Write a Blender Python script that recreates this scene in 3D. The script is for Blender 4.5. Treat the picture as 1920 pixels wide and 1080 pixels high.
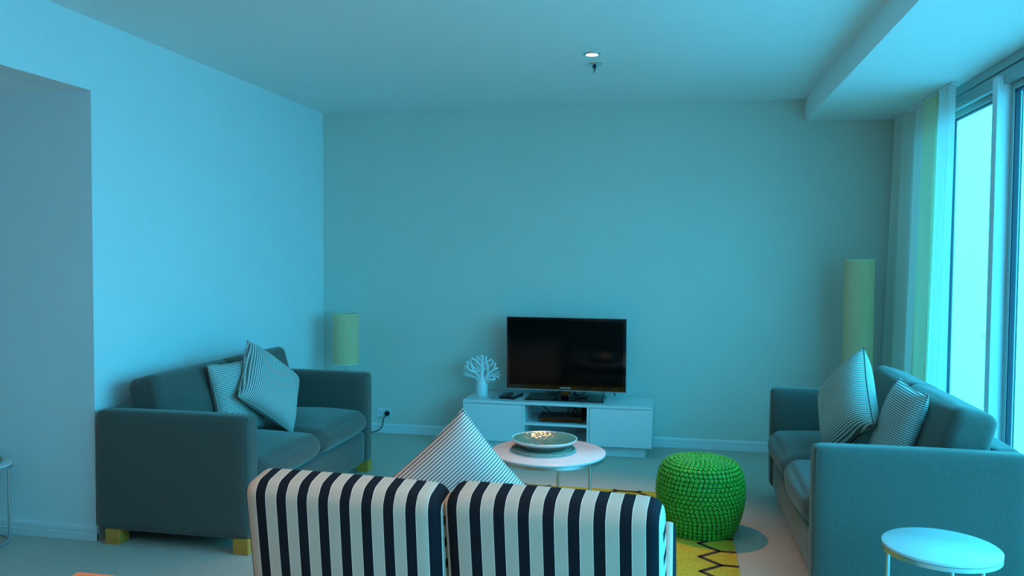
import bpy, bmesh, math, random
from mathutils import Vector, Matrix
PI = math.pi
random.seed(4)
SC = bpy.context.scene
COL = SC.collection
for o in list(bpy.data.objects):
    bpy.data.objects.remove(o)

# ------------------------------------------------------------------ camera
cam_d = bpy.data.cameras.new('camera')
cam_d.sensor_width = 36.0
cam_d.lens = 1543.14 / 1920 * 36.0
cam_d.clip_start = 0.05
cam = bpy.data.objects.new('camera', cam_d)
COL.objects.link(cam)
R_ = Vector((0.980706, 0.195367, 0.006867)); U_ = Vector((-0.014078, 0.035544, 0.999269)); F_ = Vector((-0.194980, 0.980086, -0.037609))
M = Matrix.Identity(4)
for i in range(3):
    M[i][0] = R_[i]; M[i][1] = U_[i]; M[i][2] = -F_[i]
M.translation = Vector((2.95286, -6.58083, 1.49345))
cam.matrix_world = M
SC.camera = cam

# ------------------------------------------------------------------ sky, lamps, exposure
SC.view_settings.view_transform = 'Standard'
SC.view_settings.look = 'None'
SC.view_settings.gamma = 1.0
SC.view_settings.exposure = 0.40
SC.view_settings.use_curve_mapping = False
SKY_UP = (0.29, 4.9, 8.1)
SKY_LOW = (0.17, 1.45, 2.35)
SKY_STRENGTH = 1.0
w = bpy.data.worlds.new('hazy_sky'); SC.world = w
w.use_nodes = True
nt = w.node_tree
for n in list(nt.nodes): nt.nodes.remove(n)
tc = nt.nodes.new('ShaderNodeTexCoord'); sp = nt.nodes.new('ShaderNodeSeparateXYZ')
mr = nt.nodes.new('ShaderNodeMapRange'); mr.inputs[1].default_value = -0.35; mr.inputs[2].default_value = 0.35
mx = nt.nodes.new('ShaderNodeMix'); mx.data_type = 'RGBA'
mx.inputs[6].default_value = (*SKY_LOW, 1); mx.inputs[7].default_value = (*SKY_UP, 1)
bg = nt.nodes.new('ShaderNodeBackground'); bg.inputs[1].default_value = SKY_STRENGTH
wo = nt.nodes.new('ShaderNodeOutputWorld')
nt.links.new(tc.outputs['Generated'], sp.inputs[0]); nt.links.new(sp.outputs[2], mr.inputs[0])
nt.links.new(mr.outputs[0], mx.inputs[0]); nt.links.new(mx.outputs[2], bg.inputs[0]); nt.links.new(bg.outputs[0], wo.inputs[0])
WARM = (1.0, 0.42, 0.15)
SPOT_W = [92.0, 22.0, 62.0, 60.0, 60.0, 36.0]
SPOT_A = [68, 80, 90, 100, 100, 90]
CT_X, CT_Y = 2.29, -2.22
LAMPS = [(2.447, -1.658), (2.30, -3.35), (2.30, -5.05), (.9, -5.4), (2.3, -7.2), (-1.4, -6.6)]  # last three are added unseen fill lamps, putting warm light on the walls
H = 2.7            # ceiling
for i, (lx, ly) in enumerate(LAMPS):
    ld = bpy.data.lights.new('downlight_beam', 'SPOT')
    ld.energy = SPOT_W[i]; ld.color = WARM; ld.spot_size = math.radians(SPOT_A[i]); ld.spot_blend = 0.9; ld.shadow_soft_size = 0.035
    lo = bpy.data.objects.new('downlight_beam', ld); lo.location = (lx, ly, (H if lx > 0 else 2.332) - 0.02); COL.objects.link(lo)
    if i == 0: lo.rotation_euler = Vector((CT_X - lx, CT_Y - ly, .45 - H)).to_track_quat('-Z', 'Y').to_euler()   # gimbal tilted at the coffee table

# ------------------------------------------------------------------ materials
def mat(name, col, rough=0.6, metal=0.0, noise=0.0, nscale=40.0, bump=0.0, bscale=200.0, spec=0.5, trans=0.0, emit=None, estr=0.0, coat=0.0):
    m = bpy.data.materials.new(name); m.use_nodes = True
    t = m.node_tree; b = t.nodes['Principled BSDF']
    b.inputs['Base Color'].default_value = (*col, 1)
    b.inputs['Roughness'].default_value = rough; b.inputs['Metallic'].default_value = metal
    b.inputs['Specular IOR Level'].default_value = spec
    b.inputs['Coat Weight'].default_value = coat
    if emit:
        b.inputs['Emission Color'].default_value = (*emit, 1); b.inputs['Emission Strength'].default_value = estr
    c = t.nodes.new('ShaderNodeTexCoord')
    if noise:
        n = t.nodes.new('ShaderNodeTexNoise'); n.inputs['Scale'].default_value = nscale; n.inputs['Detail'].default_value = 5
        r = t.nodes.new('ShaderNodeMapRange'); r.inputs[1].default_value = 0.3; r.inputs[2].default_value = 0.7
        r.inputs[3].default_value = 1 - noise; r.inputs[4].default_value = 1 + noise
        x = t.nodes.new('ShaderNodeMix'); x.data_type = 'RGBA'; x.blend_type = 'MULTIPLY'; x.inputs[0].default_value = 1
        x.inputs[6].default_value = (*col, 1)
        t.links.new(c.outputs['Object'], n.inputs['Vector']); t.links.new(n.outputs[0], r.inputs[0])
        t.links.new(r.outputs[0], x.inputs[7]); t.links.new(x.outputs[2], b.inputs['Base Color'])
    if bump:
        n2 = t.nodes.new('ShaderNodeTexNoise'); n2.inputs['Scale'].default_value = bscale; n2.inputs['Detail'].default_value = 3
        bp = t.nodes.new('ShaderNodeBump'); bp.inputs['Strength'].default_value = bump; bp.inputs['Distance'].default_value = 0.01
        t.links.new(c.outputs['Object'], n2.inputs['Vector']); t.links.new(n2.outputs[0], bp.inputs['Height']); t.links.new(bp.outputs[0], b.inputs['Normal'])
    return m

def stripe_mat(name, axis, pitch, phase, stops, rough=0.85, bump=0.15):
    """constant stripes along an object axis; stops = [(pos, colour)...] within one pitch"""
    m = bpy.data.materials.new(name); m.use_nodes = True
    t = m.node_tree; b = t.nodes['Principled BSDF']; b.inputs['Roughness'].default_value = rough
    b.inputs['Specular IOR Level'].default_value = 0.2
    c = t.nodes.new('ShaderNodeTexCoord'); s = t.nodes.new('ShaderNodeSeparateXYZ')
    ad = t.nodes.new('ShaderNodeMath'); ad.operation = 'ADD'; ad.inputs[1].default_value = 100 * pitch + phase
    dv = t.nodes.new('ShaderNodeMath'); dv.operation = 'DIVIDE'; dv.inputs[1].default_value = pitch
    fr = t.nodes.new('ShaderNodeMath'); fr.operation = 'FRACT'
    cr = t.nodes.new('ShaderNodeValToRGB'); cr.color_ramp.interpolation = 'CONSTANT'
    el = cr.color_ramp.elements
    el[0].position = stops[0][0]; el[0].color = (*stops[0][1], 1)
    el[1].position = stops[1][0]; el[1].color = (*stops[1][1], 1)
    for p, k in stops[2:]:
        e = el.new(p); e.color = (*k, 1)
    t.links.new(c.outputs['Object'], s.inputs[0]); t.links.new(s.outputs[axis], ad.inputs[0]); t.links.new(ad.outputs[0], dv.inputs[0])
    t.links.new(dv.outputs[0], fr.inputs[0]); t.links.new(fr.outputs[0], cr.inputs[0]); t.links.new(cr.outputs[0], b.inputs['Base Color'])
    n2 = t.nodes.new('ShaderNodeTexNoise'); n2.inputs['Scale'].default_value = 350
    bp = t.nodes.new('ShaderNodeBump'); bp.inputs['Strength'].default_value = bump; bp.inputs['Distance'].default_value = 0.004
    t.links.new(c.outputs['Object'], n2.inputs['Vector']); t.links.new(n2.outputs[0], bp.inputs['Height']); t.links.new(bp.outputs[0], b.inputs['Normal'])
    return m

def hammered(name, col, rough, scale, strength):
    m = mat(name, col, rough, 1.0); t = m.node_tree; b = t.nodes['Principled BSDF']
    c = t.nodes.new('ShaderNodeTexCoord'); v = t.nodes.new('ShaderNodeTexVoronoi'); v.inputs['Scale'].default_value = scale
    bp = t.nodes.new('ShaderNodeBump'); bp.inputs['Strength'].default_value = strength; bp.inputs['Distance'].default_value = 0.01
    t.links.new(c.outputs['Object'], v.inputs['Vector']); t.links.new(v.outputs['Distance'], bp.inputs['Height']); t.links.new(bp.outputs[0], b.inputs['Normal'])
    return m

def wood_mat(name, c1, c2, scale=(2, 30, 30)):
    m = mat(name, c1, 0.45); t = m.node_tree; b = t.nodes['Principled BSDF']
    c = t.nodes.new('ShaderNodeTexCoord'); mp = t.nodes.new('ShaderNodeMapping'); mp.inputs['Scale'].default_value = scale
    n = t.nodes.new('ShaderNodeTexNoise'); n.inputs['Scale'].default_value = 3; n.inputs['Detail'].default_value = 6
    cr = t.nodes.new('ShaderNodeValToRGB'); cr.color_ramp.elements[0].color = (*c1, 1); cr.color_ramp.elements[1].color = (*c2, 1)
    cr.color_ramp.elements[0].position = .35; cr.color_ramp.elements[1].position = .65
    t.links.new(c.outputs['Object'], mp.inputs[0]); t.links.new(mp.outputs[0], n.inputs['Vector']); t.links.new(n.outputs[0], cr.inputs[0]); t.links.new(cr.outputs[0], b.inputs['Base Color'])
    return m

def cloth_mat(name, col, tr):
    m = bpy.data.materials.new(name); m.use_nodes = True; t = m.node_tree
    for n in list(t.nodes): t.nodes.remove(n)
    o = t.nodes.new('ShaderNodeOutputMaterial'); mixn = t.nodes.new('ShaderNodeMixShader'); mixn.inputs[0].default_value = tr
    d = t.nodes.new('ShaderNodeBsdfDiffuse'); d.inputs[0].default_value = (*col, 1)
    l = t.nodes.new('ShaderNodeBsdfTranslucent'); l.inputs[0].default_value = (*col, 1)
    c = t.nodes.new('ShaderNodeTexCoord'); n2 = t.nodes.new('ShaderNodeTexNoise'); n2.inputs['Scale'].default_value = 300
    bp = t.nodes.new('ShaderNodeBump'); bp.inputs['Strength'].default_value = .1; bp.inputs['Distance'].default_value = .004
    t.links.new(c.outputs['Object'], n2.inputs['Vector']); t.links.new(n2.outputs[0], bp.inputs['Height']); t.links.new(bp.outputs[0], d.inputs['Normal'])
    t.links.new(d.outputs[0], mixn.inputs[1]); t.links.new(l.outputs[0], mixn.inputs[2]); t.links.new(mixn.outputs[0], o.inputs[0])
    return m

def glass_mat(name):
    m = bpy.data.materials.new(name); m.use_nodes = True; t = m.node_tree
    for n in list(t.nodes): t.nodes.remove(n)
    o = t.nodes.new('ShaderNodeOutputMaterial'); mixn = t.nodes.new('ShaderNodeMixShader')
    lw = t.nodes.new('ShaderNodeLayerWeight'); lw.inputs[0].default_value = .5
    pw = t.nodes.new('ShaderNodeMath'); pw.operation = 'POWER'; pw.inputs[1].default_value = 5
    f = t.nodes.new('ShaderNodeMath'); f.operation = 'MULTIPLY_ADD'; f.inputs[1].default_value = .45; f.inputs[2].default_value = .02
    t.links.new(lw.outputs['Facing'], pw.inputs[0]); t.links.new(pw.outputs[0], f.inputs[0])
    tr = t.nodes.new('ShaderNodeBsdfTransparent'); tr.inputs[0].default_value = (.95, .99, .99, 1)
    g = t.nodes.new('ShaderNodeBsdfGlossy'); g.inputs['Roughness'].default_value = 0.02
    t.links.new(f.outputs[0], mixn.inputs[0]); t.links.new(tr.outputs[0], mixn.inputs[1]); t.links.new(g.outputs[0], mixn.inputs[2]); t.links.new(mixn.outputs[0], o.inputs[0])
    return m

MT = {
    'wall': mat('white_paint', (.87, .87, .87), .7, noise=.015, nscale=3, bump=.03, bscale=300),
    'taupe': mat('taupe_paint', (.73, .70, .63), .75, noise=.02, nscale=2, bump=.03, bscale=300),
    'ceil': mat('ceiling_paint', (.90, .90, .88), .8, noise=.01, nscale=2),
    'dark': mat('bounce_cutting_dark', (.10, .09, .08), .5, noise=.2, nscale=5),  # for the unseen front wall, made dark to cut bounced light and reflections
    'carpet': mat('beige_carpet', (.60, .53, .45), .95, noise=.13, nscale=90, bump=.5, bscale=260, spec=.1),
    'trim': mat('white_gloss_trim', (.82, .82, .82), .35),
    'alu': mat('satin_aluminium', (.42, .44, .44), .4, 0.5),
    'post': mat('white_powdercoat', (.86, .87, .88), .45),
    'gasket': mat('dark_gasket', (.03, .04, .06), .6),
    'glass': glass_mat('window_glass'),
    'sofa': mat('charcoal_fabric', (.112, .103, .090), .9, noise=.12, nscale=160, bump=.25, bscale=500, spec=.2),
    'oak': wood_mat('honey_wood', (.86, .33, .05), (.70, .24, .035)),
    'table_wood': wood_mat('orange_wood', (.62, .22, .07), (.48, .15, .045)),
    'white': mat('white_lacquer', (.80, .80, .80), .3, noise=.01, nscale=5),
    'white_top': mat('white_table_top', (.74, .65, .64), .25, coat=.2),
    'chrome': mat('chrome', (.75, .77, .78), .12, 1.0),
    'steel': mat('brushed_steel', (.62, .63, .63), .38, 1.0),
    'black': mat('black_plastic', (.008, .008, .009), .3),
    'gloss_black': mat('gloss_black', (.004, .004, .005), .06, coat=.3),
    'screen': mat('tv_screen', (.002, .003, .003), .08, spec=.22),
    'bezel': mat('grey_tv_edge', (.42, .38, .38), .4, .3),
    'cable': mat('black_cable', (.012, .012, .014), .5),
    'silver': mat('silver_plastic', (.34, .34, .36), .4, .4),
    'button': mat('grey_buttons', (.45, .45, .47), .5),
    'logo': mat('silver_lettering', (.75, .76, .78), .4),
    'ceramic': mat('white_ceramic', (.83, .83, .83), .35),
    'linen': mat('cream_linen_shade', (.90, .60, .34), .85, noise=.05, nscale=70, bump=.2, bscale=400),
    'linen_rim': mat('cream_shade_binding', (.80, .76, .50), .8),
    'green': mat('green_plastic', (.03, .35, .018), .22, noise=.2, nscale=30, coat=.3),
    'green_core': mat('deep_green_core', (.01, .14, .02), .5),
    'rug': mat('mustard_wool', (.62, .40, .035), .95, noise=.18, nscale=60, bump=.5, bscale=300, spec=.1),
    'rug_line': mat('brown_wool', (.07, .038, .025), .95, noise=.2, nscale=90, bump=.4, bscale=300, spec=.1),
    'rug_edge': mat('mustard_binding', (.62, .46, .12), .9),
    'mat': mat('seagrass', (.46, .38, .29), .85, noise=.35, nscale=120, bump=.6, bscale=220),
    'bowl': hammered('hammered_silver', (.86, .70, .52), .16, 55, .35),
    'bowl_rib': mat('aged_silver_ribs', (.26, .24, .20), .5, .5),
    'bowl_rim': mat('pale_metal_rim', (.80, .74, .70), .3, .6),
    'rope': mat('dark_piping', (.05, .06, .07), .8),
    'curtain': cloth_mat('cream_cloth', (.78, .72, .62), .11),
    'backlit': cloth_mat('yellow_backlit_strip', (.82, .74, .47), .15),  # yellow of daylight through the cloth, put into the colour
    'sheer': cloth_mat('white_sheer', (.84, .82, .78), .30),
    'bulb': mat('lamp_glow', (1, .9, .8), .5, emit=(1, .86, .72), estr=14),
    'socket': mat('socket_plastic', (.80, .80, .82), .35),
    'settee_frame': mat('dark_frame', (.02, .025, .035), .5),
}
_b = MT['sofa'].node_tree.nodes['Principled BSDF']
_b.inputs['Sheen Weight'].default_value = .45; _b.inputs['Sheen Roughness'].default_value = .45; _b.inputs['Sheen Tint'].default_value = (.9, .85, .78, 1)
PALE = (.56, .49, .39); NAVY = (.006, .010, .016); EDGE = (.80, .76, .68)
def awning(name, axis, pitch, phase):
    return stripe_mat(name, axis, pitch, phase, [(0, NAVY), (.46, EDGE), (.485, PALE), (.975, EDGE)])
TICK_W = (.80, .77, .70); TICK_D = (.085, .09, .10); TICK_M = (.50, .49, .46)
def ticking(name, axis, pitch=.0105):
    return stripe_mat(name, axis, pitch, 0, [(0, TICK_W), (.48, TICK_D), (.68, TICK_M), (.78, TICK_D)], bump=.2)
MT['tick_x'] = ticking('ticking_across', 0); MT['tick_z'] = ticking('ticking_up', 2)
MT['tick_settee'] = ticking('ticking_fine', 0, .0095)

# ------------------------------------------------------------------ mesh helpers
def link(name, bm, m, parent=None, smooth=False, mats=None):
    me = bpy.data.meshes.new(name)
    bmesh.ops.recalc_face_normals(bm, faces=bm.faces[:])
    bm.to_mesh(me); bm.free()
    for k in (mats or [m]): me.materials.append(k)
    if smooth:
        for p in me.polygons: p.use_smooth = True
    o = bpy.data.objects.new(name, me); COL.objects.link(o)
    if parent: o.parent = parent
    return o
def thing(name, label, cat, loc=(0, 0, 0), rz=0.0, group=None):
    o = bpy.data.objects.new(name, None); COL.objects.link(o)
    o.empty_display_size = .1
    o.location = loc; o.rotation_euler = (0, 0, rz)
    return tag(o, label, cat, group)
def tag(o, label, cat, group=None):
    o['label'] = label; o['category'] = cat
    if group: o['group'] = group
    return o
def struct(o, label=None):
    o['kind'] = 'structure'
    if label: o['label'] = label
    return o
def copy_tree(o, parent=None):
    c = o.copy(); COL.objects.link(c)
    if parent: c.parent = parent
    for ch in list(o.children): copy_tree(ch, c)
    return c
def box(bm, x0, x1, y0, y1, z0, z1, bev=0.0, seg=2):
    r = bmesh.ops.create_cube(bm, size=1.0)
    for v in r['verts']:
        v.co = Vector(((x0 + x1) / 2 + v.co.x * (x1 - x0), (y0 + y1) / 2 + v.co.y * (y1 - y0), (z0 + z1) / 2 + v.co.z * (z1 - z0)))
    if bev:
        es = list({e for v in r['verts'] for e in v.link_edges})
        bmesh.ops.bevel(bm, geom=es, offset=bev, segments=seg, profile=.5, affect='EDGES')
def boxobj(name, m, dims, parent=None, bev=0.0, seg=2):
    bm = bmesh.new(); box(bm, *dims, bev=bev, seg=seg); return link(name, bm, m, parent)
def soft(bm, c, s, r, n=14, bulge=(0, 0, 0), seed=None, T=None, wob=0.0):
    """rounded, bulging upholstery block: c centre, s full size, r corner radius, bulge per axis"""
    nb = bmesh.new(); bmesh.ops.create_cube(nb, size=2.0)
    bmesh.ops.subdivide_edges(nb, edges=nb.edges[:], cuts=n, use_grid_fill=True)
    h = Vector(s) / 2
    rnd = random.Random(seed or 1); ph = [rnd.uniform(0, 6.28) for _ in range(6)]
    def remap(t):  # denser near the edges
        return math.sin(t * PI / 2) * .55 + t * .45
    for v in nb.verts:
        u = [remap(v.co[i]) for i in range(3)]
        p = Vector((u[0] * h[0], u[1] * h[1], u[2] * h[2]))
        q = Vector([max(-(h[i] - r), min(h[i] - r, p[i])) for i in range(3)])
        d = p - q
        if d.length > 1e-9: p = q + d.normalized() * r
        for ax in range(3):
            if bulge[ax]:
                a, b = [k for k in range(3) if k != ax]
                f = (1 - u[a] ** 2) * (1 - u[b] ** 2)
                w_ = 1.0
                if wob: w_ += wob * math.sin(3.1 * u[a] + ph[0] + 2.2 * u[b]) * math.cos(2.6 * u[b] + ph[1])
                p[ax] += bulge[ax] * u[ax] * f * w_
        v.co = p
    for v in nb.verts:
        v.co = (T @ v.co if T else v.co) + Vector(c)
    me = bpy.data.meshes.new('tmp'); nb.to_mesh(me); nb.free(); bm.from_mesh(me); bpy.data.meshes.remove(me)
def softobj(name, m, c, s, r, parent=None, n=14, bulge=(0, 0, 0), T=None, seed=None, wob=0.0):
    bm = bmesh.new(); soft(bm, (0, 0, 0), s, r, n, bulge, seed, None, wob)
    o = link(name, bm, m, parent, smooth=True); o.location = c
    if T: o.rotation_euler = T
    return o
def lathe(bm, prof, seg=48, c=(0, 0, 0), cap=False):
    rings = []
    for r, z in prof:
        if r < 1e-6: rings.append([bm.verts.new((c[0], c[1], c[2] + z))]); continue
        rings.append([bm.verts.new((c[0] + r * math.cos(2 * PI * k / seg), c[1] + r * math.sin(2 * PI * k / seg), c[2] + z)) for k in range(seg)])
    for a, b in zip(rings, rings[1:]):
        for k in range(seg):
            k2 = (k + 1) % seg
            if len(a) == 1 and len(b) == 1: continue
            if len(a) == 1: bm.faces.new((a[0], b[k], b[k2]))
            elif len(b) == 1: bm.faces.new((a[k], a[k2], b[0]))
            else: bm.faces.new((a[k], a[k2], b[k2], b[k]))
def latheobj(name, m, prof, parent=None, seg=48, c=(0, 0, 0), smooth=True):
    bm = bmesh.new(); lathe(bm, prof, seg, c); o = link(name, bm, m, parent, smooth)
    if smooth:
        try: o.data.set_sharp_from_angle(angle=math.radians(40))
        except Exception: pass
    return o
def tube(bm, pts, rad, seg=8, closed=False):
    pts = [Vector(p) for p in pts]; n = len(pts)
    rs = rad if isinstance(rad, (list, tuple)) else [rad] * n
    rings = []; prev = None
    for i, p in enumerate(pts):
        a = pts[i - 1] if (i > 0 or closed) else p; b = pts[(i + 1) % n] if (i < n - 1 or closed) else p
        t = (b - a).normalized()
        if prev is None:
            nrm = t.orthogonal().normalized()
        else:
            nrm = (prev - t * prev.dot(t)).normalized()
        prev = nrm; bn = t.cross(nrm)
        rings.append([bm.verts.new(p + (nrm * math.cos(2 * PI * k / seg) + bn * math.sin(2 * PI * k / seg)) * rs[i]) for k in range(seg)])
    m = n if closed else n - 1
    for i in range(m):
        a = rings[i]; b = rings[(i + 1) % n]
        for k in range(seg): bm.faces.new((a[k], a[(k + 1) % seg], b[(k + 1) % seg], b[k]))
    if not closed:
        bm.faces.new(rings[0][::-1]); bm.faces.new(rings[-1])
def smoothpts(pts, n=6):
    pts = [Vector(p) for p in pts]; out = []
    P = [pts[0]] + pts + [pts[-1]]
    for i in range(1, len(P) - 2):
        for k in range(n):
            t = k / n; a, b, c, d = P[i - 1], P[i], P[i + 1], P[i + 2]
            out.append(.5 * ((2 * b) + (c - a) * t + (2 * a - 5 * b + 4 * c - d) * t * t + (3 * b - a - 3 * c + d) * t ** 3))
    out.append(pts[-1]); return out
def tubeobj(name, m, pts, rad, parent=None, seg=8, sm=6, closed=False):
    bm = bmesh.new(); p = smoothpts(pts, sm) if sm else pts
    tube(bm, p, rad, seg, closed); return link(name, bm, m, parent, smooth=True)
def ringpts(r, z, c=(0, 0), n=48):
    return [(c[0] + r * math.cos(2 * PI * k / n), c[1] + r * math.sin(2 * PI * k / n), z) for k in range(n)]

# ------------------------------------------------------------------ the room
SX, SZ, WX = 3.896, 2.535, 4.60         # bulkhead side, bulkhead underside, window line
GX = 4.66                                # glass plane
BY, LX, OY, OZ = -9.2, -2.6, -2.834, 2.332
struct(boxobj('floor', MT['carpet'], (LX - .2, 4.9, BY - .2, .2, -.12, 0)))
struct(boxobj('ceiling', MT['ceil'], (0, SX, BY, 0, H, H + .15)))
struct(boxobj('trim_1', MT['ceil'], (SX, 4.95, BY, 0, SZ, H + .15)), 'lowered bulkhead along the window wall')
struct(boxobj('wall_back', MT['taupe'], (-.2, 4.95, 0, .2, 0, H + .15)))
bm = bmesh.new(); box(bm, -.2, 0, OY, 0, 0, H + .15); box(bm, -.2, 0, BY, OY, OZ, H + .15)
struct(link('wall_left', bm, MT['wall']))
struct(boxobj('wall_alcove', MT['wall'], (LX, -.2, OY, OY + .2, 0, OZ + .15)))
struct(boxobj('wall_side', MT['wall'], (LX - .2, LX, BY, OY + .2, 0, OZ + .15)))
struct(boxobj('ceiling_alcove', MT['ceil'], (LX, -.2, BY, OY, OZ, OZ + .15)))
struct(boxobj('wall_front', MT['dark'], (LX, 4.95, BY - .2, BY, 0, H + .15)))
struct(boxobj('wall_right', MT['wall'], (WX + .02, 4.80, -.45, 0, 0, SZ)))
struct(boxobj('wall_right_end', MT['wall'], (WX, 4.80, BY, -7.03, 0, SZ)))
def skirting(name, x0, y0, x1, y1, nx, ny):
    """two stepped board profile swept from a to b; n points into the room"""
    prof = [(0, 0), (.016, 0), (.016, .036), (.012, .040), (.012, .044), (.015, .048), (.015, .066), (.008, .076), (0, .078)]
    bm = bmesh.new(); ra = [bm.verts.new((x0 + nx * d, y0 + ny * d, z)) for d, z in prof]; rb = [bm.verts.new((x1 + nx * d, y1 + ny * d, z)) for d, z in prof]
    for i in range(len(prof) - 1): bm.faces.new((ra[i], ra[i + 1], rb[i + 1], rb[i]))
    bm.faces.new(ra); bm.faces.new(rb[::-1])
    return struct(link(name, bm, MT['trim']))
skirting('baseboard_back', 0, 0, WX, 0, 0, -1)
skirting('baseboard_left', 0, OY - .012, 0, 0, 1, 0)
skirting('baseboard_alcove', LX, OY, .016, OY, 0, -1)

# windows: head rail, sill, sliding panes, posts
def frame_win(n, y0, y1, post=True):
    t = bpy.data.objects.new('window_%d' % n, None); COL.objects.link(t); struct(t)
    s = .035
    bm = bmesh.new()
    box(bm, GX - .02, GX + .02, y0 + .0, y0 + s, .05, SZ - .13, .003, 1); box(bm, GX - .02, GX + .02, y1 - s, y1, .05, SZ - .13, .003, 1)
    box(bm, GX - .02, GX + .02, y0 + s, y1 - s, .05, .11, .003, 1); box(bm, GX - .02, GX + .02, y0 + s, y1 - s, SZ - .165, SZ - .13, .003, 1)
    link('window_frame', bm, MT['alu'], t)
    bm = bmesh.new()
    for a, b in ((y0 + s, y0 + s + .008), (y1 - s - .008, y1 - s)): box(bm, GX - .012, GX + .012, a, b, .11, SZ - .165)
    box(bm, GX - .012, GX + .012, y0 + s, y1 - s, SZ - .173, SZ - .165)
    link('gasket', bm, MT['gasket'], t)
    boxobj('glass_pane', MT['glass'], (GX - .004, GX + .004, y0 + s, y1 - s, .11, SZ - .165), t)
    return t
w1 = frame_win(1, -.88, -.45)
w2 = frame_win(2, -1.79, -.885)
bm = bmesh.new()
for k in range(11):
    for z in (1.062, 1.078):
        y = -1.50 - k * .024
        box(bm, GX - .0055, GX - .0042, y - .006, y + .006, z - .0022, z + .0022)
o = link('safety_dots', bm, MT['gasket'], w2); o['kind'] = 'stuff'
y = -1.872
for n in range(3, 7):
    frame_win(n, y - 1.28, y); y -= 1.29
hd = bpy.data.objects.new('trim_2', None); COL.objects.link(hd); struct(hd, 'aluminium head rail over the sliding windows')
bm = bmesh.new(); box(bm, WX, 4.75, -7.03, -.45, SZ - .05, SZ, .002, 1); link('upper_rail', bm, MT['alu'], hd)
bm = bmesh.new(); box(bm, WX + .012, 4.75, -7.03, -.45, SZ - .088, SZ - .052, .002, 1); link('middle_rail', bm, MT['alu'], hd)
bm = bmesh.new(); box(bm, WX + .004, 4.75, -7.03, -.45, SZ - .13, SZ - .090, .002, 1); link('lower_rail', bm, MT['alu'], hd)
sl = boxobj('trim_3', MT['alu'], (WX, 4.75, -7.03, -.45, 0, .05), bev=.004); struct(sl, 'aluminium bottom track of the sliding windows')
ps = bpy.data.objects.new('trim_4', None); COL.objects.link(ps); struct(ps, 'pale upright post between the sliding windows')
boxobj('post_face', MT['post'], (4.575, 4.685, -1.868, -1.80, .05, SZ - .085), ps, bev=.004)
boxobj('gasket', MT['gasket'], (4.686, 4.70, -1.872, -1.80, .05, SZ - .13), ps)
bm = bmesh.new(); lathe(bm, [(0, -.004), (.007, -.004), (.008, 0), (0, 0)], 12)
for v in bm.verts: v.co = Vector((4.655 + v.co.x, -1.868 + v.co.z, SZ - .12 + v.co.y))
link('screw', bm, MT['steel'], ps)

# ------------------------------------------------------------------ curtains
def curtain_mesh(NU, y0, y1, dx, folds, seed, flare_x, amp0):
    """gathered cloth hanging from y0 to y1 (local), flaring a little towards the floor"""
    bm = bmesh.new(); NV = 26; g = []
    for j in range(NV + 1):
        v = j / NV; z = .012 + v * (SZ - .014); row = []
        for i in range(NU + 1):
            u = i / NU; flare = 1 - v
            y = y0 + u * (y1 - y0) * (1 + .07 * flare)
            ph = seed + 2 * PI * (u * folds + .30 * math.sin(u * 5.0 + seed) + .04 * math.sin(v * 4 + u * 9))
            amp = (amp0 + .016 * flare) * (.7 + .3 * math.sin(u * 11 + 1 + seed))
            x = dx - flare_x * flare * (1 - .3 * u) + amp * math.sin(ph) + .005 * math.sin(2 * ph + 1.3)
            row.append(bm.verts.new((x, y + .010 * math.cos(ph), z)))
        g.append(row)
    for j in range(NV):
        for i in range(NU): bm.faces.new((g[j][i], g[j][i + 1], g[j + 1][i + 1], g[j + 1][i]))
    return bm
cu = thing('curtain', 'cream full-length curtain gathered in the corner beside the column lamp', 'curtain', (4.53, -.14, 0))
link('drape', curtain_mesh(100, .115, -.60, -.005, 3.6, 0.4, .055, .024), MT['curtain'], cu, smooth=True)
link('yellow_backlit_strip', curtain_mesh(50, -.585, -.930, -.002, 1.7, 1.1, .036, .020), MT['backlit'], cu, smooth=True)['label'] = 'curtain strip coloured yellow for light passing through the cloth'
boxobj('track', MT['post'], (-.012, .012, -1.20, .12, SZ - .018, SZ - .001), cu)
cs = thing('sheer_curtain', 'white sheer curtain hanging between the cream curtain and the window', 'curtain', (4.535, -1.015, 0))
link('drape', curtain_mesh(50, 0, -.305, -.004, 1.6, 2.0, .035, .018), MT['sheer'], cs, smooth=True)

# ------------------------------------------------------------------ ceiling fittings
for i, (lx, ly) in enumerate(LAMPS):
    lab = ['small round recessed downlight glowing in the ceiling above the TV area', 'recessed downlight in the ceiling above the striped settee', 'recessed downlight in the ceiling above the wooden table', 'added fill downlight out of view left of the wooden table', 'added fill downlight behind the camera position', 'added fill downlight out of view in the side room'][i]
    d = thing('downlight', lab, 'light', (lx, ly, H if lx > 0 else OZ))
    latheobj('trim_ring', MT['steel'], [(.036, -.001), (.037, -.007), (.044, -.008), (.050, -.004), (.052, 0), (.036, 0)], d, 32)
    latheobj('bulb_face', MT['bulb'], [(0, -.005), (.02, -.0055), (.036, -.004), (.036, -.001)], d, 24)
s = thing('fire_sprinkler', 'small chrome fire sprinkler head hanging from the ceiling behind the downlight', 'sprinkler', (2.438, -1.40, H))
latheobj('escutcheon', MT['chrome'], [(0, 0), (.045, -.002), (.042, -.006), (.02, -.010), (.012, -.012), (0, -.012)], s, 32)
latheobj('nozzle', MT['gasket'], [(0, -.01), (.014, -.012), (.012, -.022), (.005, -.028), (.004, -.045), (0, -.045)], s, 16)
for q in (-1, 1): tubeobj('frame_arm', MT['chrome'], [(q * .010, 0, -.012), (q * .016, 0, -.028), (q * .012, 0, -.045), (0, 0, -.05)], .0028, s, 6, 4)
latheobj('deflector', MT['chrome'], [(0, -.049), (.016, -.050), (.017, -.053), (0, -.054)], s, 20)

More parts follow.
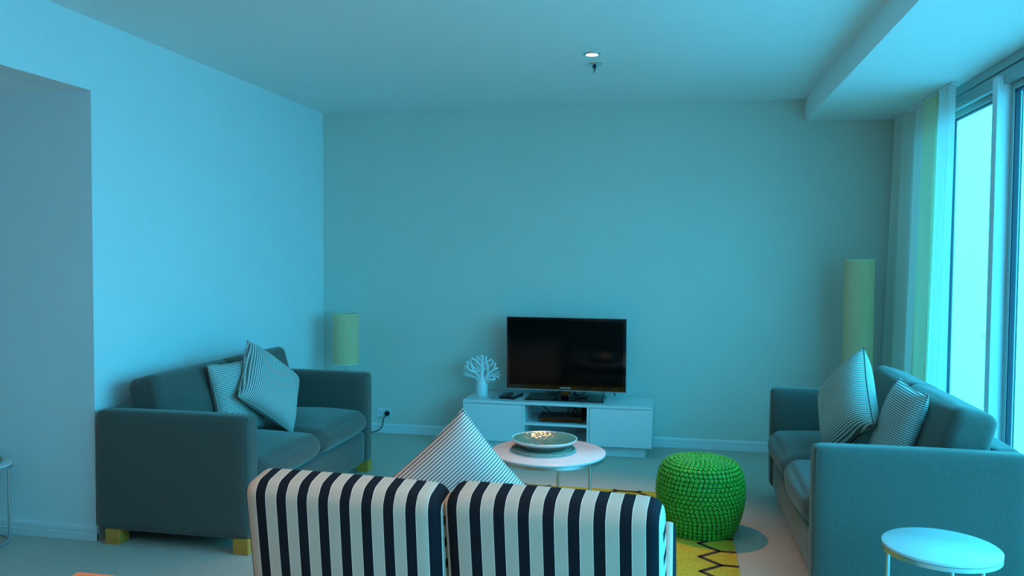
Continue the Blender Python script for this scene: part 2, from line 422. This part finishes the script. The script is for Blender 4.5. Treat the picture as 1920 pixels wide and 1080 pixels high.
# ------------------------------------------------------------------ wall socket
so = thing('power_socket', 'white double power socket low on the back wall beside the left sofa', 'socket', (.546, -.001, .172))
boxobj('faceplate', MT['socket'], (-.062, .062, -.010, 0, -.037, .037), so, bev=.004)
bm = bmesh.new()
for cx_ in (-.032,):
    for a, dx, dz in ((.5, -.008, .006), (-.5, .008, .006), (0, 0, -.012)):
        box(bm, cx_ + dx - .0015, cx_ + dx + .0015, -.0115, -.009, dz - .005, dz + .005)
link('pin_slot', bm, MT['gasket'], so)
for x in (-.045, .01): boxobj('rocker_switch', MT['white'], (x - .005, x + .005, -.013, -.009, .014, .028), so, bev=.001)
pl = thing('power_plug', 'round black plug and lead in the wall socket beside the left sofa', 'plug', (.581, -.012, .168))
latheobj('plug_body', MT['cable'], [(0, -.026), (.014, -.025), (.020, -.018), (.021, 0), (0, 0)], pl, 20)
pl.children[0].rotation_euler = (PI / 2, 0, 0); pl.children[0].scale = (1, 1, -1)
tubeobj('lead', MT['cable'], [(0, -.02, -.012), (-.018, -.03, -.03), (-.028, -.03, -.07), (-.04, -.03, -.115), (-.075, -.04, -.145), (-.14, -.05, -.160), (-.22, -.06, -.162)], .004, pl, 8)

# ------------------------------------------------------------------ sofas
def make_sofa():
    D, W = .86, 1.71
    t = thing('sofa', 'charcoal two-seat sofa against the left wall, facing the window', 'sofa', (.028, -2.875, 0))
    def arm(y0, y1):
        o = softobj('arm', MT['sofa'], (D / 2, (y0 + y1) / 2, (.072 + .692) / 2), (D, y1 - y0, .62), .032, t, 12, (.004, .006, .004))
        bm = bmesh.new()           # the seam welts round the front panel of the arm
        for s_ in (-1, 1):
            yy = (y1 - y0) / 2 - .012
            tube(bm, [(D / 2 - .012, s_ * yy, -.29), (D / 2 - .012, s_ * yy, .285)], .004, 6)
        tube(bm, [(D / 2 - .012, -yy, .297), (D / 2 - .012, yy, .297)], .004, 6)
        link('welt', bm, MT['sofa'], o, smooth=True)
        return o
    arm(0, .115); arm(W - .115, W)
    softobj('back_panel', MT['sofa'], (.055, W / 2, .38), (.11, W - .20, .615), .025, t, 10)
    softobj('seat_base', MT['sofa'], (.475, W / 2, .185), (.75, W - .215, .215), .025, t, 12, (.014, 0, 0))
    hw = (W - .236) / 2
    for k in (0, 1):
        yc = .118 + hw / 2 + k * (hw + .001)
        c = softobj('seat_cushion', MT['sofa'], (.485, yc, .368), (.785, hw - .002, .150), .072, t, 24, (.022, .003, .044), seed=3 + k, wob=.22)
        b = softobj('back_cushion', MT['sofa'], (.230, yc, .640), (.185, hw + .006, .430), .046, t, 20, (.022, .002, .004), (0, math.radians(-15), 0), seed=8 + k, wob=.3)
    for x in (.055, D - .085):
        for y in (.0, W - .085):
            boxobj('leg', MT['oak'], (x, x + .083, y + .001, y + .084, 0, .078), t, bev=.003)
    return t
sofaL = make_sofa()
sofaR = copy_tree(sofaL)
sofaR.location = (4.405, -1.19, 0); sofaR.rotation_euler = (0, 0, PI)
for ch in sofaR.children:      # this sofa's front legs sit further in under the base
    if ch.name.startswith('leg') and max(v.co.x for v in ch.data.vertices) > .7: ch.location = (-.12, .10 if max(v.co.y for v in ch.data.vertices) < .5 else -.10, 0)
sofaR['label'] = 'charcoal two-seat sofa with its back to the windows, behind the small white table'
for t in (sofaL, sofaR): t['group'] = 'pair of charcoal sofas'

# ------------------------------------------------------------------ scatter pillows
def pillow_mesh(a, th, n=22, pinch=.07):
    """square pillow: x across, z up, y thick; concave edges and pointed corners"""
    bm = bmesh.new(); h = a / 2; sheets = []
    def P(u, v, s):
        ex = 1 - pinch * (1 - v * v) * abs(u) ** 2; ez = 1 - pinch * (1 - u * u) * abs(v) ** 2
        prof = max(0, (1 - u ** 4) * (1 - v ** 4)) ** .62
        wr = 1 + .05 * math.sin(5 * u + 3 * v) * (u * u + v * v) / 2
        return Vector((u * h * ex, s * th / 2 * prof * wr, v * h * ez))
    us = [math.sin((2 * i / n - 1) * PI / 2) * .6 + (2 * i / n - 1) * .4 for i in range(n + 1)]
    vs = {}
    for s in (-1, 1):
        for i in range(n + 1):
            for j in range(n + 1):
                edge = i in (0, n) or j in (0, n)
                if edge and s == 1: vs[(1, i, j)] = vs[(-1, i, j)]
                else: vs[(s, i, j)] = bm.verts.new(P(us[i], us[j], s))
    for s in (-1, 1):
        for i in range(n):
            for j in range(n):
                f = [vs[(s, i, j)], vs[(s, i + 1, j)], vs[(s, i + 1, j + 1)], vs[(s, i, j + 1)]]
                bm.faces.new(f if s == -1 else f[::-1])
    rim = [P(us[i], -1, 0) for i in range(n)] + [P(1, us[j], 0) for j in range(n)] + [P(us[i], 1, 0) for i in range(n, 0, -1)] + [P(-1, us[j], 0) for j in range(n, 0, -1)]
    return bm, rim
def pillow(label, m, a, th, c, X, N, Z, dark_seam=True):
    t = thing('scatter_pillow', label, 'pillow', group='ticking striped scatter pillows')
    mw = Matrix.Identity(4)
    X = Vector(X).normalized(); Z = Vector(Z); Z = (Z - X * X.dot(Z)).normalized(); N = Z.cross(X)
    for i in range(3): mw[i][0] = X[i]; mw[i][1] = N[i]; mw[i][2] = Z[i]
    mw.translation = Vector(c); t.matrix_world = mw
    bm, rim = pillow_mesh(a, th)
    link('cover', bm, m, t, smooth=True)
    bm = bmesh.new(); tube(bm, rim, .0026, 6, True); link('seam', bm, MT['rope'] if dark_seam else m, t, smooth=True)
    return t
pillow('plump striped pillow balanced on one corner on the left sofa, in front of another', MT['tick_x'], .45, .17, (.556, -2.01, .700), (.416, .685, -.598), (-.871, .111, -.479), (-.262, .72, .643), False)
pillow('striped pillow leaning on the left sofa back, half hidden behind the tilted one', MT['tick_z'], .44, .13, (.425, -2.16, .655), (.05, .998, -.02), None, (-.24, .03, .97), False)
pillow('plump striped pillow with dark zip edge, standing on the right sofa', MT['tick_z'], .46, .19, (3.855, -1.957, .715), (.307, -.737, .602), None, (.018, .637, .771))
pillow('striped pillow leaning against the right sofa back, nearer its armrest', MT['tick_z'], .45, .12, (4.015, -2.33, .672), (.03, -.995, -.03), None, (.30, -.02, .95), False)
pillow('striped pillow poking up in a point above the black and cream settee', MT['tick_settee'], .47, .15, (2.242, -3.935, .648), (.669, .064, -.74), None, (.711, .234, .663), False)

# ------------------------------------------------------------------ striped settee seen from behind
st = thing('striped_settee', 'black and cream striped two-seat settee seen from behind in the foreground', 'settee', (1.64, -4.20, 0))
def back_cushion(xc, w_, yrot, phase, yc, dz, pt):
    Hc, T_ = .60, .155
    bm = bmesh.new(); soft(bm, (0, 0, 0), (w_, T_, Hc), .046, 22, (.004, .010, .008), 5, None, .1)
    for f in bm.faces:
        c = f.calc_center_median()
        if abs(c.x) > w_ / 2 - .012 and abs(c.y) < .040 and abs(c.z) < Hc / 2 - .045: f.material_index = 1
    for v in bm.verts: pass
    o = link('back_cushion', bm, None, st, smooth=True,
             mats=[awning('awning_stripe', 0, pt, phase), awning('awning_boxing', 2, .0725, .02)])
    o.location = (xc, yc, .508 + dz); o.rotation_euler = (math.radians(10.5), math.radians(1.0 if yrot > -2 else 0), math.radians(yrot))
    return o
# phase: fract((x + phase)/pitch) = 0 at the start of a dark stripe
back_cushion(.304, .650, -1.0, .645 / 2 - .048, .085, -.016, .0705)
back_cushion(.967, .655, -4.5, .655 / 2 - .016, .070, -.014, .0745)
for k in (0, 1):
    bm = bmesh.new(); soft(bm, (0, 0, 0), (.625, .62, .15), .045, 14, (.004, .01, .018), 6 + k)
    o = link('seat_cushion', bm, None, st, smooth=True, mats=[awning('awning_seat', 0, .0725, .3)]); o.location = (.345 + .637 * k, .49, .275)
for x in (.005, 1.300):
    bm = bmesh.new(); soft(bm, (0, 0, 0), (.055, .70, .285), .026, 10, (.002, 0, .004), 4)
    o = link('arm', bm, None, st, smooth=True, mats=[awning('awning_arm', 0, .0725, -.016)]); o.location = (x, .47, .345)
bm = bmesh.new(); box(bm, 0, 1.31, .0, .78, .135, .195, .008); link('seat_rail', bm, MT['settee_frame'], st)
bm = bmesh.new(); box(bm, .05, 1.26, .10, .13, .194, .235, .006); link('back_rail', bm, MT['settee_frame'], st)
for x in (.03, 1.24):
    for y in (.03, .71): boxobj('leg', MT['settee_frame'], (x, x + .04, y, y + .04, .0137, .136), st, bev=.004)

# ------------------------------------------------------------------ rug
RX0, RX1, RY0, RY1 = 1.25, 3.268, -3.75, -1.34
rg = thing('area_rug', 'mustard yellow rug with brown honeycomb lines under the coffee table and stool', 'rug', (0, 0, 0))
boxobj('pile', MT['rug'], (RX0, RX1, RY0, RY1, .001, .012), rg, bev=.003)
def strip(a, b, wd=.011):
    (ax, ay), (bx, by) = a, b
    # clip to the rug
    t0, t1 = 0.0, 1.0
    for p, d, lo, hi in ((ax, bx - ax, RX0 + .002, RX1 - .002), (ay, by - ay, RY0 + .002, RY1 - .002)):
        if abs(d) < 1e-9:
            if p < lo or p > hi: return
        else:
            u, v = (lo - p) / d, (hi - p) / d
            if u > v: u, v = v, u
            t0, t1 = max(t0, u), min(t1, v)
    if t1 - t0 < .02: return
    a, b = Vector((ax + (bx - ax) * t0, ay + (by - ay) * t0)), Vector((ax + (bx - ax) * t1, ay + (by - ay) * t1))
    d = (b - a).normalized(); n = Vector((-d.y, d.x)) * wd; e = d * wd * .5
    q = [a - n - e, b - n + e, b + n + e, a + n - e]
    top = [bm.verts.new((p.x, p.y, .0136)) for p in q]; bot = [bm.verts.new((p.x, p.y, .010)) for p in q]
    bm.faces.new(top)
    for k in range(4): bm.faces.new((top[k], bot[k], bot[(k + 1) % 4], top[(k + 1) % 4]))
# honeycomb: vertices A right of the zigzag, B left; cell height hy, zigzag depth dx, bar length lx
hy, dx, lx = .195, .10, .12
per = 2 * dx + lx + .26
for i in range(-8, 3):
    bm = bmesh.new()
    for j in range(-8, 8):
        ax = 3.188 + i * per; ay = -2.341 - j * hy
        strip((ax, ay), (ax + lx, ay))
        strip((ax, ay), (ax - dx, ay - hy / 2)); strip((ax - dx, ay - hy / 2), (ax, ay - hy))
        strip((ax + lx, ay), (ax + lx + dx, ay - hy / 2)); strip((ax + lx + dx, ay - hy / 2), (ax + lx, ay - hy))
    if len(bm.faces): link('honeycomb_line', bm, MT['rug_line'], rg)
    else: bm.free()
bm = bmesh.new(); tube(bm, [(RX0, RY0, .007), (RX1, RY0, .007), (RX1, RY1, .007), (RX0, RY1, .007)], .006, 6, True); link('binding', bm, MT['rug_edge'], rg)

# ------------------------------------------------------------------ round tables
def round_table(label, c, h, r, legs, inset=.02, z0=0.0):
    t = thing('round_side_table', label, 'table', (c[0], c[1], z0))
    h -= z0
    latheobj('table_top', MT['white_top'], [(0, h), (r - .004, h), (r, h - .003), (r, h - .012), (r - .003, h - .014), (0, h - .014)], t, 72)
    latheobj('rim_band', MT['steel'], [(r - .012, h - .0145), (r - .001, h - .0145), (r - .001, h - .030), (r - .006, h - .032), (r - .012, h - .030), (r - .012, h - .0145)], t, 72)
    rl = r - inset
    for a in legs:
        x, y = rl * math.cos(math.radians(a)), rl * math.sin(math.radians(a))
        latheobj('leg', MT['steel'], [(0, .012), (.0075, .012), (.0075, h - .02), (0, h - .02)], t, 12, (x, y, 0))
    bm = bmesh.new(); tube(bm, ringpts(rl, .0095), .0085, 10, True); link('floor_ring', bm, MT['steel'], t, smooth=True)
    return t
TG = 'round white tables on metal legs'
def woven_mat(label, c, r):
    t = thing('woven_placemat', label, 'placemat', c)
    bm = bmesh.new()
    n = 13
    for k in range(n):
        rr = r * (k + .5) / n
        pts = []
        m_ = max(12, int(90 * rr / r) + 10)
        for q in range(m_):
            a = 2 * PI * q / m_
            pts.append((rr * math.cos(a), rr * math.sin(a), .005 + .0012 * math.sin(q * 2.4)))
        tube(bm, pts, .0068, 6, True)
    o = link('coil', bm, MT['mat'], t, smooth=True)
    latheobj('backing', MT['mat'], [(0, .001), (r, .001), (r, .004), (0, .004)], t, 40)
    return t
CT = (2.29, -2.22)
t = round_table('round white coffee table in the middle carrying the silver bowl', CT, .45, .310, (-33, 87, 207), z0=.0137); t['group'] = TG
t = round_table('small round white side table at bottom right beside the right sofa', (3.92, -3.35), .45, .200, (-60, 60, 180)); t['group'] = TG
t = round_table('small round table with grey woven mat cut off by the left edge', (-.555, -3.045), .42, .185, (45, 165, -75)); t['group'] = TG
woven_mat('coiled woven placemat under the silver bowl on the coffee table', (2.262, -2.203, .4512), .176)
woven_mat('grey woven placemat on the small table at far left', (-.565, -3.045, .4212), .150)

# hammered bowl
bw = thing('hammered_bowl', 'shallow hammered silver bowl with ribbed underside on the coffee table', 'bowl', (2.266, -2.205, .464))
latheobj('bowl_inside', MT['bowl'], [(0, .006), (.05, .007), (.095, .012), (.135, .024), (.160, .038), (.172, .049)], bw, 96)
latheobj('rim', MT['bowl_rim'], [(.171, .049), (.1745, .0515), (.178, .050), (.177, .045), (.168, .036), (.160, .031)], bw, 96)
bm = bmesh.new(); lathe(bm, [(.161, .031), (.150, .024), (.140, .016), (.128, .006), (.120, 0), (0, 0)], 160)
for v in bm.verts:
    rr = math.hypot(v.co.x, v.co.y)
    if rr > .05:
        a = math.atan2(v.co.y, v.co.x); k = round(a / (2 * PI) * 160)
        f = 1 + (.014 if k % 2 else -.014); v.co.x *= f; v.co.y *= f
link('ribbed_underside', bm, MT['bowl_rib'], bw)
bm = bmesh.new()
for k in range(110):
    a = 2 * PI * k / 110
    bmesh.ops.create_uvsphere(bm, u_segments=6, v_segments=4, radius=.0034, matrix=Matrix.Translation((.1755 * math.cos(a), .1755 * math.sin(a), .0515)))
o = link('rim_beading', bm, MT['chrome'], bw, smooth=True); o['kind'] = 'stuff'

# ------------------------------------------------------------------ green beaded stool
gs = thing('beaded_stool', 'bright green drum stool covered in rows of shiny round knobs', 'stool', (3.10, -2.02, .0142))
prof = [(.178, 0), (.192, .03), (.212, .09), (.226, .15), (.231, .21), (.228, .27), (.218, .32), (.200, .355), (.172, .376), (.12, .388), (.06, .393), (0, .394)]
latheobj('drum', MT['green_core'], [(0, .002)] + prof, gs, 64)
def along(s):
    L = [0]
    for a, b in zip(prof, prof[1:]): L.append(L[-1] + math.hypot(b[0] - a[0], b[1] - a[1]))
    s = min(max(s, 0), L[-1] - 1e-6)
    for i in range(len(prof) - 1):
        if s <= L[i + 1]:
            f = (s - L[i]) / (L[i + 1] - L[i]); a, b = prof[i], prof[i + 1]
            tx, tz = (b[0] - a[0]), (b[1] - a[1]); l = math.hypot(tx, tz)
            return a[0] + (b[0] - a[0]) * f, a[1] + (b[1] - a[1]) * f, tz / l, -tx / l, L[-1]
bm = bmesh.new()
knob = [(.0118, 0), (.0125, .0035), (.0105, .0080), (.0065, .0100), (.0040, .0095), (.0022, .0062), (0, .0055)]
TOT = along(0)[4]; s_ = .010; row = 0; pitch = .0228
while s_ < TOT - .004:
    r, z, nx, nz, _ = along(s_)
    cnt = max(1, int(round(2 * PI * (r + .004) / .0250)))
    if r < .012: cnt = 1
    for k in range(cnt):
        a = 2 * PI * (k + .5 * (row % 2)) / cnt
        n = Vector((nx * math.cos(a), nx * math.sin(a), nz)).normalized(); q = n.to_track_quat('Z', 'Y')
        base = Vector((r * math.cos(a), r * math.sin(a), z)) if cnt > 1 else Vector((0, 0, .394))
        rings = []
        for rr, zz in knob:
            if rr == 0: rings.append([bm.verts.new(base + q @ Vector((0, 0, zz)))])
            else: rings.append([bm.verts.new(base + q @ Vector((rr * math.cos(2 * PI * i / 9), rr * math.sin(2 * PI * i / 9), zz))) for i in range(9)])
        for A, B in zip(rings, rings[1:]):
            for i in range(9):
                if len(B) == 1: bm.faces.new((A[i], A[(i + 1) % 9], B[0]))
                else: bm.faces.new((A[i], A[(i + 1) % 9], B[(i + 1) % 9], B[i]))
    s_ += pitch; row += 1
o = link('knobs', bm, MT['green'], gs, smooth=True); o['kind'] = 'stuff'

# ------------------------------------------------------------------ lamps
def lamp(name, label, c, r, z0, z1, pole):
    t = thing(name, label, 'lamp', (c[0], c[1], 0), group='cream drum shade lamps')
    latheobj('base', MT['chrome'], [(0, 0), (.10, 0), (.10, .012), (.09, .016), (.012, .020), (0, .020)], t, 40)
    latheobj('pole', MT['chrome'], [(0, .018), (.007, .018), (.007, pole), (0, pole)], t, 12)
    s = latheobj('lamp_shade', MT['linen'], [(r, z0), (r, z1), (r - .003, z1), (r - .003, z0), (r, z0)], t, 64)
    for z in (z0 + .003, z1 - .003):
        latheobj('binding', MT['linen_rim'], [(r + .0012, z - .005), (r + .0012, z + .004), (r - .004, z + .004), (r - .004, z - .005), (r + .0012, z - .005)], s, 64)
    bm = bmesh.new()
    for k in range(3):
        a = 2 * PI * k / 3 + .3; tube(bm, [(0, 0, z1 - .03), ((r - .003) * math.cos(a), (r - .003) * math.sin(a), z1 - .012)], .002, 6)
    link('spider', bm, MT['chrome'], t)
    latheobj('bulb', MT['white'], [(0, pole), (.014, pole), (.014, pole + .04), (.028, pole + .075), (.02, pole + .10), (0, pole + .108)], t, 20)
    return t
lamp('floor_lamp', 'slim floor lamp with short cream drum shade behind the left sofa', (.327, -.30), .105, .616, 1.024, .80)
lamp('column_lamp', 'tall cream column floor lamp in the corner behind the right sofa', (4.225, -.40), .101, .10, 1.492, 1.05)

# ------------------------------------------------------------------ TV unit and what stands on it
tv = thing('tv_cabinet', 'long low white TV cabinet with open middle shelves against the back wall', 'cabinet', (1.352, -.45, 0))
CW, CD, CH = 1.444, .43, .390
boxobj('top_panel', MT['white'], (0, CW, 0, CD, CH - .022, CH), tv, bev=.0015, seg=1)
boxobj('bottom_panel', MT['white'], (0, CW, .018, CD, .078, .096), tv)
boxobj('back_panel', MT['white'], (.018, CW - .018, CD - .012, CD - .001, .096, CH - .022), tv)
for x in (0, .466, .960, CW - .018): boxobj('side_panel', MT['white'], (x, x + .018, .018 if x in (0, CW - .018) else .001, CD - .001, .078 if x in (0, CW - .018) else .096, CH - .0221), tv)
boxobj('shelf', MT['white'], (.484, .960, .004, CD - .013, .214, .232), tv)
boxobj('plinth', MT['white'], (.05, CW - .05, .05, CD - .03, 0, .078), tv)
boxobj('door', MT['white'], (.001, .4635, 0, .017, .080, CH - .0255), tv, bev=.001, seg=1)
boxobj('door', MT['white'], (.981, CW - .001, 0, .017, .080, CH - .0255), tv, bev=.001, seg=1)

te = thing('television', 'black flat-screen television with dark screen standing on the white cabinet', 'television', (2.124, -.25, CH))
boxobj('rear_housing', MT['black'], (-.44, .44, .02, .065, .10, .60), te, bev=.012)
boxobj('edge_frame', MT['bezel'], (-.470, .470, -.021, .024, .066, .638), te, bev=.003)
bm = bmesh.new(); box(bm, -.4645, .4660, -.0225, -.018, .0745, .6355, .002, 1); link('bezel', bm, MT['gloss_black'], te)
boxobj('screen', MT['screen'], (-.443, .443, -.0235, -.022, .109, .612), te)
boxobj('neck', MT['gloss_black'], (-.036, .036, -.008, .020, .012, .12), te, bev=.006)
bm = bmesh.new(); box(bm, -.305, .305, -.115, .185, 0, .012, .005, 2); link('stand_base', bm, MT['gloss_black'], te)
fc = bpy.data.curves.new('maker_name', 'FONT'); fc.body = 'SAMSUNG'; fc.size = .0165; fc.align_x = 'CENTER'; fc.extrude = .0006; fc.space_character = 1.12
fo = bpy.data.objects.new('tmp', fc); COL.objects.link(fo)
bpy.context.view_layer.update()
me = bpy.data.meshes.new_from_object(fo.evaluated_get(bpy.context.evaluated_depsgraph_get()))
bpy.data.objects.remove(fo)
me.materials.clear(); me.materials.append(MT['logo'])
lo = bpy.data.objects.new('maker_name', me); COL.objects.link(lo); lo.parent = te; lo.location = (0, -.0236, .0855); lo.rotation_euler = (PI / 2, 0, 0)
for pts in ([(-.12, .05, .10), (-.135, .01, .05), (-.10, -.02, .03), (-.07, -.05, .016), (-.05, -.07, .016)],
            [(-.12, .05, .09), (-.10, .03, .045), (-.07, .03, .04), (-.03, .05, .07)],
            [(.05, .05, .09), (.07, .02, .05), (.11, .0, .035), (.15, .02, .06), (.13, .05, .08), (.06, .06, .05), (.10, .02, .018), (.17, -.01, .016)],
            [(.29, .05, .10), (.295, .01, .06), (.29, -.01, .035), (.285, -.03, .016)]):
    tubeobj('cable', MT['cable'], pts, .0045, te, 6, 6)
tubeobj('cable', MT['cable'], [(.355, .10, .08), (.36, .08, .055), (.375, .07, .045), (.378, .07, .03)], .004, te, 6, 5)

dv = thing('disc_player', 'slim black disc player on the open shelf of the white cabinet', 'disc player', (2.105, -.395, .2325))
boxobj('player_body', MT['black'], (-.17, .17, 0, .20, .004, .045), dv, bev=.004)
boxobj('front_strip', MT['gloss_black'], (-.168, .168, -.002, .001, .008, .030), dv)
for x in (-.15, .15):
    for y in (.02, .18): boxobj('foot', MT['gasket'], (x - .012, x + .012, y - .01, y + .01, 0, .0045), dv)
boxobj('badge', MT['silver'], (-.160, -.140, -.0026, -.0015, .017, .022), dv)
tubeobj('cable', MT['cable'], [(-.10, .215, .03), (-.16, .235, .07), (-.20, .22, .105), (-.235, .225, .115), (-.245, .24, .10)], .004, dv, 6)
tubeobj('cable', MT['cable'], [(.03, .215, .03), (.03, .235, .07), (.03, .24, .122)], .004, dv, 6)
tubeobj('cable', MT['cable'], [(.11, .215, .03), (.10, .235, .06), (.06, .235, .09), (.04, .24, .12)], .004, dv, 6)
ad = thing('power_adapter', 'black power adapter block standing behind the disc player on the shelf', 'adapter', (2.270, -.105, .2325))
boxobj('block', MT['black'], (-.035, .035, -.03, .03, 0, .095), ad, bev=.008)
tubeobj('lead', MT['cable'], [(0, -.02, .09), (-.02, -.035, .105), (-.06, -.03, .09), (-.09, -.03, .06), (-.10, -.03, .03)], .004, ad, 6)

def remote(label, x, y, rz, w_, l, m, rows, cols, pad=None):
    t = thing('remote_control', label, 'remote', (x, y, CH), rz, 'remote controls on the white cabinet')
    boxobj('case', m, (-w_ / 2, w_ / 2, -l / 2, l / 2, 0, .024), t, bev=.006)
    boxobj('keypad', MT['black'] if pad is None else pad, (-w_ / 2 + .005, w_ / 2 - .005, -l / 2 + .02, l / 2 - .012, .0235, .0247), t)
    bm = bmesh.new()
    for i in range(rows):
        for j in range(cols):
            cx_ = (j - (cols - 1) / 2) * (w_ - .014) / cols; cy_ = -l / 2 + .032 + i * (l - .055) / max(1, rows - 1)
            box(bm, cx_ - .0035, cx_ + .0035, cy_ - .003, cy_ + .003, .0245, .0265)
    o = link('buttons', bm, MT['button'], t); o['kind'] = 'stuff'
remote('silver-fronted remote control, leftmost of the three beside the white tree', 1.598, -.275, math.radians(-8), .056, .20, MT['silver'], 7, 3, MT['silver'])
remote('all-black remote control between the two others on the cabinet', 1.664, -.262, math.radians(-4), .056, .19, MT['black'], 1, 1)
remote('black remote control with pale buttons, nearest the television', 1.733, -.270, math.radians(-10), .054, .20, MT['black'], 8, 3)

# white ceramic tree
tr = thing('tree_ornament', 'white ceramic bare tree ornament on the left end of the TV cabinet', 'ornament', (1.452, -.235, CH))
latheobj('trunk', MT['ceramic'], [(0, 0), (.044, 0), (.046, .004), (.045, .05), (.045, .088), (.042, .100), (.036, .111), (.028, .122), (.020, .14), (.014, .165), (0, .17)], tr, 36)
def TP(X, Y, d=0): return ((X - 535) / 2357, d, (912 - Y) / 2357)
BR = [
    ([(535, 640), (533, 500), (535, 350), (540, 240), (542, 165)], .017, .006, 0),
    ([(535, 640), (600, 580), (680, 480), (760, 420), (835, 385)], .010, .005, -.012),
    ([(700, 470), (770, 400), (785, 350), (788, 300)], .006, .0045, -.014),
    ([(560, 620), (640, 592), (740, 602), (792, 598), (772, 560)], .009, .0045, -.02),
    ([(600, 590), (670, 552), (760, 542), (830, 555), (850, 575)], .008, .004, .012),
    ([(660, 545), (720, 510), (790, 475), (862, 462)], .007, .004, .02),
    ([(740, 545), (800, 505), (872, 525)], .006, .004, .018),
    ([(538, 470), (600, 408), (650, 368), (720, 330), (742, 255)], .009, .0045, .004),
    ([(640, 540), (652, 440), (640, 335), (610, 260), (615, 180)], .008, .0045, -.006),
    ([(720, 340), (760, 318), (792, 298)], .005, .004, .004),
    ([(538, 370), (580, 315), (640, 262), (715, 228)], .008, .0045, -.004),
    ([(536, 310), (565, 240), (612, 182)], .008, .0045, .010),
    ([(560, 690), (612, 645), (672, 636)], .010, .005, -.03),
    ([(520, 660), (480, 560), (430, 500), (350, 460), (275, 415), (250, 280)], .010, .0045, -.008),
    ([(300, 430), (240, 388), (200, 360)], .005, .004, -.010),
    ([(360, 462), (270, 452), (222, 440), (188, 400)], .006, .004, .002),
    ([(510, 640), (420, 590), (300, 560), (190, 545)], .010, .0045, .014),
    ([(310, 560), (240, 520), (178, 498)], .006, .004, .012),
    ([(470, 570), (380, 545), (320, 520), (288, 458)], .007, .004, .016),
    ([(528, 470), (450, 425), (370, 390), (322, 310), (320, 222), (400, 250)], .009, .0045, .008),
    ([(500, 450), (410, 458), (345, 410), (330, 340)], .007, .004, -.004),
    ([(370, 395), (300, 340), (252, 282)], .005, .004, .006),
    ([(532, 380), (470, 300), (400, 252), (345, 232)], .008, .0045, -.010),
    ([(520, 440), (430, 350), (390, 262)], .007, .004, -.002),
    ([(533, 300), (470, 215), (432, 176)], .007, .0045, .006),
    ([(470, 300), (440, 240), (432, 176)], .005, .004, .006),
    ([(538, 230), (505, 180), (498, 168)], .005, .004, 0),
    ([(510, 690), (460, 620), (422, 565)], .009, .0045, -.022),
]
for pts, r0, r1, dep in BR:
    P = smoothpts([TP(x, y, dep * min(1, math.hypot(x - 535, y - 640) / 200)) for x, y in pts], 4)
    rs = [r0 * 1.2 + (r1 * 1.45 - r0 * 1.2) * (i / (len(P) - 1)) for i in range(len(P))]
    bm = bmesh.new(); tube(bm, P, rs, 7)
    bmesh.ops.create_uvsphere(bm, u_segments=7, v_segments=4, radius=rs[-1], matrix=Matrix.Translation(P[-1]))
    link('branch', bm, MT['ceramic'], tr, smooth=True)

# ------------------------------------------------------------------ wooden table in the near foreground
wt = thing('dining_table', 'orange-brown wooden table, only its far corner showing at bottom left', 'table', (1.575, -4.895, 0))
LT, WT = 1.25, .78
boxobj('table_top', MT['table_wood'], (0, LT, -WT, 0, .715, .742), wt, bev=.003)
for y in (-.10, -WT + .075): boxobj('apron', MT['table_wood'], (.09, LT - .09, y, y + .022, .63, .714), wt)
for x in (.05, LT - .11):
    for y in (-.12, -WT + .06): boxobj('leg', MT['table_wood'], (x, x + .06, y, y + .06, 0, .714), wt, bev=.004)
